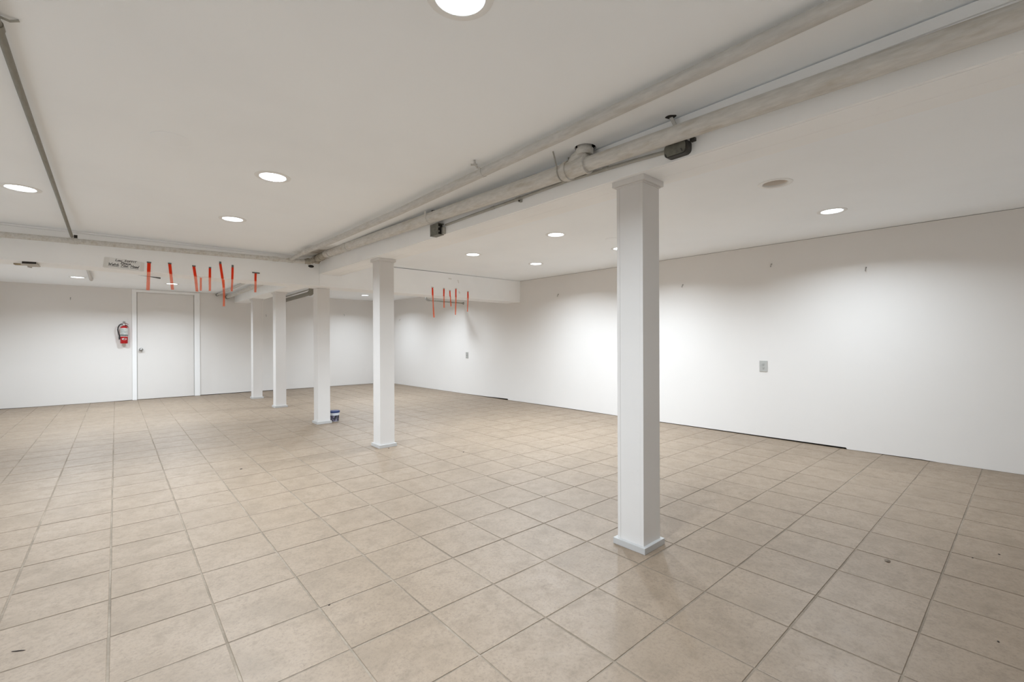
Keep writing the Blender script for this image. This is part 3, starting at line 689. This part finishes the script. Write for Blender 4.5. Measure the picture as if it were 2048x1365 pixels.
# ------------------------------------------------------------------ sign
sg = thing('handwritten_sign', 'handwritten paper sign reading Low Soffit Please Watch Your Head', 'sign', (-0.02, SY0, 1.91))
SGY = SY0 - 0.0008
keep(prism('paper', [(-0.022, 1.862), (0.277, 1.850), (0.284, 1.948), (-0.012, 1.972)], 'paper', None, 'Y', SGY-0.0006, SGY), sg)
keep(prism('tape_strip', [(-0.030, 1.867), (0.012, 1.866), (0.020, 1.962), (-0.018, 1.966)], 'ctape', None, 'Y', SGY-0.0011, SGY-0.0007), sg)
keep(prism('tape_strip', [(0.256, 1.854), (0.288, 1.853), (0.292, 1.944), (0.262, 1.946)], 'ctape', None, 'Y', SGY-0.0011, SGY-0.0007), sg)
GLY = {  # hand-printed strokes in a unit box, baseline 0, cap height 1
 'L': (0.62, [[(0.18, 1.0), (0.05, 0.1), (0.12, 0.0), (0.6, 0.08)]]),
 'o': (0.52, [[(0.30, 0.52), (0.10, 0.40), (0.08, 0.12), (0.25, 0.0), (0.44, 0.14), (0.44, 0.40), (0.30, 0.52)]]),
 'w': (0.72, [[(0.05, 0.5), (0.12, 0.03), (0.32, 0.38), (0.42, 0.03), (0.66, 0.55)]]),
 'S': (0.66, [[(0.60, 0.90), (0.36, 1.0), (0.16, 0.80), (0.30, 0.58), (0.46, 0.36), (0.34, 0.06), (0.05, 0.08)]]),
 'O': (0.60, [[(0.36, 0.78), (0.10, 0.56), (0.10, 0.14), (0.30, 0.0), (0.52, 0.2), (0.52, 0.6), (0.36, 0.78)]]),
 'F': (0.56, [[(0.14, 0.0), (0.20, 0.82), (0.56, 0.84)], [(0.17, 0.44), (0.46, 0.46)]]),
 'I': (0.34, [[(0.14, 0.0), (0.20, 0.82)]]),
 'T': (0.60, [[(0.28, 0.0), (0.34, 0.84)], [(0.02, 0.82), (0.70, 0.90)]]),
 'P': (0.58, [[(0.10, 0.0), (0.20, 1.0), (0.52, 0.92), (0.50, 0.60), (0.18, 0.50)]]),
 'l': (0.30, [[(0.20, 1.0), (0.08, 0.1), (0.22, 0.0)]]),
 'e': (0.46, [[(0.08, 0.26), (0.38, 0.32), (0.30, 0.52), (0.10, 0.42), (0.10, 0.08), (0.40, 0.05)]]),
 'a': (0.52, [[(0.40, 0.50), (0.14, 0.44), (0.08, 0.10), (0.26, 0.02), (0.40, 0.48), (0.40, 0.06), (0.50, 0.02)]]),
 's': (0.42, [[(0.36, 0.48), (0.14, 0.46), (0.32, 0.22), (0.22, 0.0), (0.05, 0.05)]]),
 'W': (0.92, [[(0.04, 1.0), (0.14, 0.04), (0.40, 0.62), (0.54, 0.04), (0.88, 1.0)]]),
 't': (0.40, [[(0.22, 0.9), (0.14, 0.08), (0.32, 0.02)], [(0.02, 0.56), (0.42, 0.60)]]),
 'c': (0.44, [[(0.38, 0.48), (0.14, 0.46), (0.08, 0.10), (0.38, 0.04)]]),
 'h': (0.50, [[(0.16, 1.0), (0.08, 0.0)], [(0.10, 0.3), (0.32, 0.50), (0.40, 0.36), (0.40, 0.0)]]),
 'Y': (0.70, [[(0.06, 1.0), (0.34, 0.52)], [(0.66, 1.0), (0.18, 0.0)]]),
 'u': (0.54, [[(0.08, 0.5), (0.10, 0.06), (0.34, 0.06), (0.42, 0.5), (0.44, 0.03)]]),
 'r': (0.42, [[(0.10, 0.5), (0.10, 0.0)], [(0.10, 0.34), (0.26, 0.50), (0.42, 0.44)]]),
 'H': (0.74, [[(0.14, 1.0), (0.08, 0.0)], [(0.64, 1.0), (0.56, 0.0)], [(0.10, 0.48), (0.62, 0.54)]]),
 'd': (0.54, [[(0.36, 0.46), (0.12, 0.44), (0.08, 0.08), (0.28, 0.02), (0.40, 0.30)], [(0.58, 1.0), (0.40, 0.0)]]),
 ' ': (0.55, []),
}
bm = bmesh.new()
def stroke(pts, wd):
    for (ax, az), (bx, bz) in zip(pts, pts[1:]):
        d = Vector((bx-ax, bz-az))
        if d.length < 1e-6: continue
        d.normalize(); n = Vector((-d.y, d.x))*wd/2; e = d*wd*0.35
        q = [(ax-e.x+n.x, az-e.y+n.y), (bx+e.x+n.x, bz+e.y+n.y), (bx+e.x-n.x, bz+e.y-n.y), (ax-e.x-n.x, az-e.y-n.y)]
        bm.faces.new([bm.verts.new((x, SGY-0.0015, z)) for x, z in q])
def write(txt, x0, z0, width, h, slope, slant=0.18, under=()):
    tot = sum(GLY[c][0] for c in txt); k = width/tot; cur = 0; marks = []
    for c in txt:
        wd, st = GLY[c]
        for s in st: stroke([(x0 + (cur+u)*k + v*h*slant, z0 + (cur+u)*k*slope + v*h) for u, v in s], 0.0040)
        marks.append(cur); cur += wd
    marks.append(cur)
    for a, b in under:
        stroke([(x0+marks[a]*k, z0+marks[a]*k*slope-0.008), (x0+marks[b]*k, z0+marks[b]*k*slope-0.009)], 0.0032)
write('Low SOFFIT', 0.064, 1.937, 0.162, 0.021, -0.030)
write('Please', 0.104, 1.911, 0.080, 0.022, -0.035)
write('Watch Your Head', 0.012, 1.893, 0.232, 0.024, -0.050, 0.22, ((0, 5), (6, 10), (11, 15)))
keep(link('lettering', finish(bm), 'ink'), sg)['label'] = 'black handwritten words'

# ------------------------------------------------------------------ ribbons
def ribbon(pts, wd, fold_z, lb, grp, tape, ybase=SY0):
    """hanging flagging tape: list of (x, z) down the middle; above fold_z it is doubled against the soffit face"""
    t = thing('flagging_ribbon', lb, 'ribbon', (pts[0][0], ybase, pts[0][1]), grp)
    def strip(name, ps, y0, wav):
        bm_ = bmesh.new(); rows = []
        P = []
        for a, b in zip(ps, ps[1:]):
            for k in range(6): P.append((a[0]+(b[0]-a[0])*k/6, a[1]+(b[1]-a[1])*k/6))
        P.append(ps[-1])
        for i, (x, z) in enumerate(P):
            tw = wav*math.sin(i*0.55 + x*9); yy = y0 - abs(wav)*0.5*(1-math.cos(i*0.4))
            rows.append([bm_.verts.new((x + wd*u, yy + tw*u*2, z)) for u in (-0.5, 0, 0.5)])
        for a, b in zip(rows, rows[1:]):
            for k in range(2): bm_.faces.new((a[k], a[k+1], b[k+1], b[k]))
        o = keep(link(name, finish(bm_, True, 60), 'rib'), t)
        return o
    strip('ribbon_strip', pts, ybase-0.0030, 0.003)
    if fold_z and pts[0][1] > fold_z:
        cut = [pts[0]]
        for a, b in zip(pts, pts[1:]):
            if b[1] < fold_z:
                k = (a[1]-fold_z)/(a[1]-b[1]); cut.append((a[0]+(b[0]-a[0])*k, fold_z)); break
            cut.append(b)
        strip('folded_layer', cut, ybase-0.0012, 0.0)
        strip('folded_layer', cut, ybase-0.0020, 0.0)
    if tape:
        tw, th, dx, tm = tape; x, z = pts[0]
        keep(prism('tape_patch', [(x+dx-tw/2, z-th*0.35), (x+dx+tw/2, z-th*0.45), (x+dx+tw/2, z+th*0.6), (x+dx-tw/2, z+th*0.65)], tm, None, 'Y', ybase-0.0075, ybase-0.0066), t)
        keep(prism('tape_backing', [(x+dx-tw/2, z+th*0.1), (x+dx+tw/2, z+th*0.1), (x+dx+tw/2, z+th*0.6), (x+dx-tw/2, z+th*0.65)], tm, None, 'Y', ybase-0.0066, ybase-0.0003), t)
    return t
gL, gR = 'orange ribbons left of the beam', 'orange ribbons right of the second post'
ribbon([(0.330, 1.950), (0.327, 1.86), (0.320, 1.66)], 0.029, 1.853, 'orange ribbon hanging straight just right of the sign', gL, (0.036, 0.013, 0, 'tape'))
ribbon([(0.503, 1.958), (0.512, 1.85), (0.526, 1.68)], 0.026, 1.848, 'orange ribbon in front of the far downlight, leaning left at the top', gL, (0.030, 0.013, 0, 'tape'))
ribbon([(0.716, 1.953), (0.730, 1.84), (0.744, 1.675)], 0.026, 1.842, 'slanting orange ribbon beside the short hanging piece', gL, (0.032, 0.013, 0, 'tape'))
ribbon([(0.784, 1.836), (0.782, 1.69)], 0.020, None, 'short pale piece of orange ribbon below the soffit edge', gL, None, SY0+0.03)
ribbon([(0.866, 1.950), (0.864, 1.84), (0.863, 1.690)], 0.023, 1.840, 'orange ribbon fourth from the sign, hanging straight', gL, (0.022, 0.014, 0, 'tape'))
ribbon([(0.964, 2.015), (0.985, 1.84), (0.997, 1.735)], 0.024, 1.840, 'long orange ribbon taped highest on the soffit, slanting right', gL, (0.020, 0.026, 0, 'tape'))
ribbon([(1.000, 1.834), (1.004, 1.66), (1.002, 1.525)], 0.022, None, 'long pale ribbon hanging lowest of the left group', gL, None, SY0+0.03)
ribbon([(1.086, 1.988), (1.082, 1.84), (1.075, 1.700)], 0.022, 1.840, 'orange ribbon leaning right, left of the short T-taped one', gL, (0.019, 0.028, 0, 'tape'))
ribbon([(1.323, 1.936), (1.321, 1.84), (1.318, 1.705)], 0.023, 1.838, 'orange ribbon under a crossways grey tape, nearest the posts', gL, (0.080, 0.013, 0.003, 'tape'))
ribbon([(3.762, 1.945), (3.764, 1.83), (3.774, 1.66), (3.786, 1.48)], 0.026, 1.824, 'longest orange ribbon of the right group, nearest the second post', gR, (0.034, 0.014, 0, 'tapep'))
ribbon([(3.970, 1.942), (3.970, 1.83), (3.970, 1.64)], 0.024, 1.822, 'orange ribbon second in the right group', gR, (0.028, 0.014, 0, 'tapep'))
ribbon([(4.083, 1.918), (4.088, 1.83), (4.102, 1.665)], 0.021, 1.822, 'shortest orange ribbon in the middle of the right group', gR, (0.026, 0.013, 0, 'tapep'))
ribbon([(4.200, 1.955), (4.198, 1.83), (4.186, 1.535)], 0.023, 1.821, 'long orange ribbon fourth in the right group', gR, (0.028, 0.014, 0, 'tapep'))
ribbon([(4.438, 1.926), (4.436, 1.83), (4.425, 1.595)], 0.024, 1.820, 'orange ribbon farthest right, set apart from the group', gR, (0.030, 0.013, 0, 'tapep'))
for (x0, z0, x1, z1, w_, lb) in ((4.058, 2.112, 4.118, 2.106, 0.020, 'faint strip of pale tape lying flat on the soffit above the right ribbons'),
                                 (4.238, 2.104, 4.258, 2.052, 0.018, 'faint strip of pale tape upright on the soffit above the right ribbons'),
                                 (4.258, 1.918, 4.280, 1.884, 0.024, 'faint bit of pale tape between the last two right ribbons')):
    d = Vector((x1-x0, z1-z0)).normalized(); n = Vector((-d.y, d.x))*w_/2
    o = prism('tape_remnant', [(x0+n.x, z0+n.y), (x1+n.x, z1+n.y), (x1-n.x, z1-n.y), (x0-n.x, z0-n.y)], 'ctape', None, 'Y', SY0-0.0010, SY0-0.0003)
    tag(o, lb, 'tape', 'tape remnants on the soffit')

# loose dark wedge and torn board under the soffit
o = prism('loose_strip', [(0.255, 1.8535), (0.452, 1.8465), (0.452, 1.829), (0.34, 1.846)], 'tape', None, 'Y', SY1+0.0006, SY1+0.006)
tag(o, 'dark tapering strip hanging from the rear soffit edge behind the first ribbon', 'strip')
tb = thing('torn_board', 'torn corner of soffit board with bare wood near the left edge', 'board', (-0.56, 6.22, 1.866))
keep(prism('bare_lath', [(-0.655, 6.30), (-0.525, 6.27), (-0.520, 6.33), (-0.650, 6.37)], 'lath', None, 'Z', 1.857, 1.8655), tb)
keep(prism('board_flap', [(-0.580, 6.12), (-0.490, 6.09), (-0.478, 6.31), (-0.540, 6.34), (-0.600, 6.22)], 'gyp', None, 'Z', 1.848, 1.856), tb)
keep(prism('flap_dark_edge', [(-0.582, 6.110), (-0.488, 6.078), (-0.490, 6.090), (-0.580, 6.122)], 'dark', None, 'Z', 1.848, 1.866), tb)  # dark rim along the front of the flap
keep(prism('splinter', [(-0.572, 6.39), (-0.556, 6.39), (-0.545, 6.44), (-0.556, 6.442)], 'gyp', None, 'Z', 1.848, 1.8645), tb)
# vertical seam tape on the soffit beside the beam end
# ------------------------------------------------------------------ fire extinguisher
EX, EY, EZ = 0.238, Y1-0.075, 1.090
fe = thing('fire_extinguisher', 'red fire extinguisher with white label hung on the wall left of the door', 'fire extinguisher', (EX, EY, EZ))
rB = 0.056
lathe('cylinder', [(0, 0.0), (rB-0.006, 0.0), (rB, 0.008), (rB, 0.292), (rB-0.006, 0.308), (rB-0.022, 0.322), (0.020, 0.330), (0.018, 0.337), (0, 0.337)], 'red', fe, 32)
def sleeve(name, r, z0, z1, mat, a0=-1.35, a1=1.35, n=18):
    bm_ = bmesh.new(); V = []
    for k in range(n+1):
        a = -PI/2 + a0 + (a1-a0)*k/n
        V.append([bm_.verts.new((rr*math.cos(a), rr*math.sin(a), z)) for rr, z in ((r, z0), (r, z1), (r-0.0012, z1), (r-0.0012, z0))])
    for a, b in zip(V, V[1:]):
        for k in range(4): bm_.faces.new((a[k], b[k], b[(k+1) % 4], a[(k+1) % 4]))
    bm_.faces.new(V[0]); bm_.faces.new(V[-1][::-1])
    return link(name, finish(bm_, True, 40), mat, fe)
lb_ = sleeve('label', rB+0.0018, 0.132, 0.290, 'lab')
for z, a0, a1 in ((0.272, -0.9, -0.1), (0.256, -0.8, 0.6), (0.240, -0.9, 0.1), (0.226, -0.8, 0.9), (0.212, -0.9, 0.5), (0.197, -0.7, 0.9), (0.180, -0.9, 0.0), (0.166, -0.9, 0.8), (0.143, -0.6, 0.6)):
    s_ = sleeve('label_print', rB+0.0026, z-0.003, z+0.003, 'labt', a0, a1, 8); s_.parent = lb_
sleeve('strap', rB+0.0045, 0.150, 0.162, 'blk', -2.2, 2.2, 26)
bm = bmesh.new(); V = []
for k in range(25):
    t_ = 2*PI*k/24; u = 0.034*math.cos(t_)/rB; v = 0.084 + 0.020*math.sin(t_)
    V.append(bm.verts.new(((rB+0.002)*math.cos(-PI/2+u+0.05), (rB+0.002)*math.sin(-PI/2+u+0.05), v)))
bm.faces.new(V[:24]); ov = link('oval_badge', finish(bm), 'lab', fe)
for u, v, w_ in ((-0.012, 0.080, 0.008), (0.014, 0.080, 0.007), (0.0, 0.090, 0.006)):
    bm = bmesh.new(); a = -PI/2 + u/rB + 0.05
    blathe(bm, [(0, 0), (w_, 0), (w_, 0.0008), (0, 0.0008)], 12, mtx=Matrix.Translation(((rB+0.0022)*math.cos(a), (rB+0.0022)*math.sin(a), v)) @ Vector((0, 0, 1)).rotation_difference(Vector((math.cos(a), math.sin(a), 0))).to_matrix().to_4x4())
    link('badge_print', finish(bm), 'labt', ov)
lathe('valve', [(0, 0.330), (0.017, 0.330), (0.017, 0.352), (0.021, 0.356), (0.021, 0.372), (0.012, 0.378), (0, 0.378)], 'chrome', fe, 20)
prism('carry_handle', [(-0.012, 0.352), (0.050, 0.318), (0.062, 0.300), (0.066, 0.310), (0.048, 0.340), (0.0, 0.366)], 'redd', fe, 'Y', -0.012, 0.012)
prism('squeeze_lever', [(-0.014, 0.372), (0.030, 0.376), (0.064, 0.356), (0.066, 0.362), (0.032, 0.386), (-0.014, 0.382)], 'redd', fe, 'Y', -0.010, 0.010)
lathe('pressure_gauge', [(0, 0), (0.016, 0), (0.017, 0.008), (0, 0.008)], 'lab', fe, 20, (0.0, -0.021, 0.360), rot=Matrix.Rotation(PI/2, 3, 'X'))
tube('hose', [(-0.012, -0.004, 0.362), (-0.040, -0.004, 0.366), (-0.066, -0.004, 0.345), (-0.084, -0.004, 0.300), (-0.088, -0.004, 0.255), (-0.080, -0.004, 0.205), (-0.070, -0.004, 0.158), (-0.066, -0.004, 0.140)], 0.0095, 'blk', fe, 12)
tube('nozzle', [(-0.066, -0.004, 0.142), (-0.066, -0.004, 0.120), (-0.062, -0.004, 0.075)], [0.010, 0.012, 0.015], 'blk', fe, 14)
box('wall_bracket', -0.012, 0.018, 0.045, 0.0744, 0.300, 0.420, 'chrome', fe, 0.002)
# ------------------------------------------------------------------ tub of compound by the third post
tu = thing('plastic_tub', 'small plastic tub with blue lid on the floor behind the third post', 'tub', (2.372, 6.400, 0.0005))
lathe('tub_body', [(0, 0.0), (0.054, 0.0), (0.056, 0.003), (0.064, 0.124), (0.064, 0.128), (0, 0.128)], 'tubw', tu, 32)
bm = bmesh.new()
blathe(bm, [(0.0565, 0.006), (0.0617, 0.086), (0.0608, 0.086), (0.0556, 0.006)], 32, True)
link('label', finish(bm, True, 40), 'tublab', tu)
lathe('lid', [(0, 0.1445), (0.062, 0.1445), (0.064, 0.147), (0.068, 0.147), (0.0695, 0.144), (0.0695, 0.124), (0.067, 0.122), (0.066, 0.126), (0, 0.130)], 'blue', tu, 32)
# ------------------------------------------------------------------ crumbs on the floor
CR = [(-0.244, 2.427, 0.026, 0.004, -0.55, 'long dark splinter on the floor at lower left'),
      (2.938, 0.454, 0.022, 0.014, 0.4, 'flake of debris on the tiles at right'),
      (2.457, 0.060, 0.007, 0.005, 0.1, 'dark crumb on the tiles near the lower right corner'),
      (3.454, 0.080, 0.008, 0.006, 0.3, 'dark crumb on the tiles at the right edge, upper one'),
      (3.300, 0.170, 0.006, 0.005, 0.3, 'dark crumb on the tiles at the right edge, left one'),
      (2.668, 3.734, 0.010, 0.009, 0.6, 'dark crumb on the tiles right of the second post'),
      (0.873, 4.562, 0.014, 0.009, 0.2, 'dark crumb on the tiles left of the second post'),
      (2.190, 4.395, 0.012, 0.008, 0.2, 'small brown crumb at the foot of the second post'),
      (0.700, 1.960, 0.006, 0.005, 0.2, 'tiny dark crumb on the tiles in the lower middle')]
for x, y, a, b, rz, lb in CR:
    bm = bmesh.new(); bmesh.ops.create_icosphere(bm, subdivisions=1, radius=1.0)
    for v in bm.verts: v.co = Vector((v.co.x*a*random.uniform(.7, 1.1), v.co.y*b*random.uniform(.7, 1.1), max(0, v.co.z)*min(a, b)*0.6))
    o = link('floor_crumb', finish(bm), 'crumb' if 'flake' not in lb else 'flake'); o.location = (x, y, 0.0004); o.rotation_euler.z = rz
    tag(o, lb, 'crumb', 'crumbs on the floor')
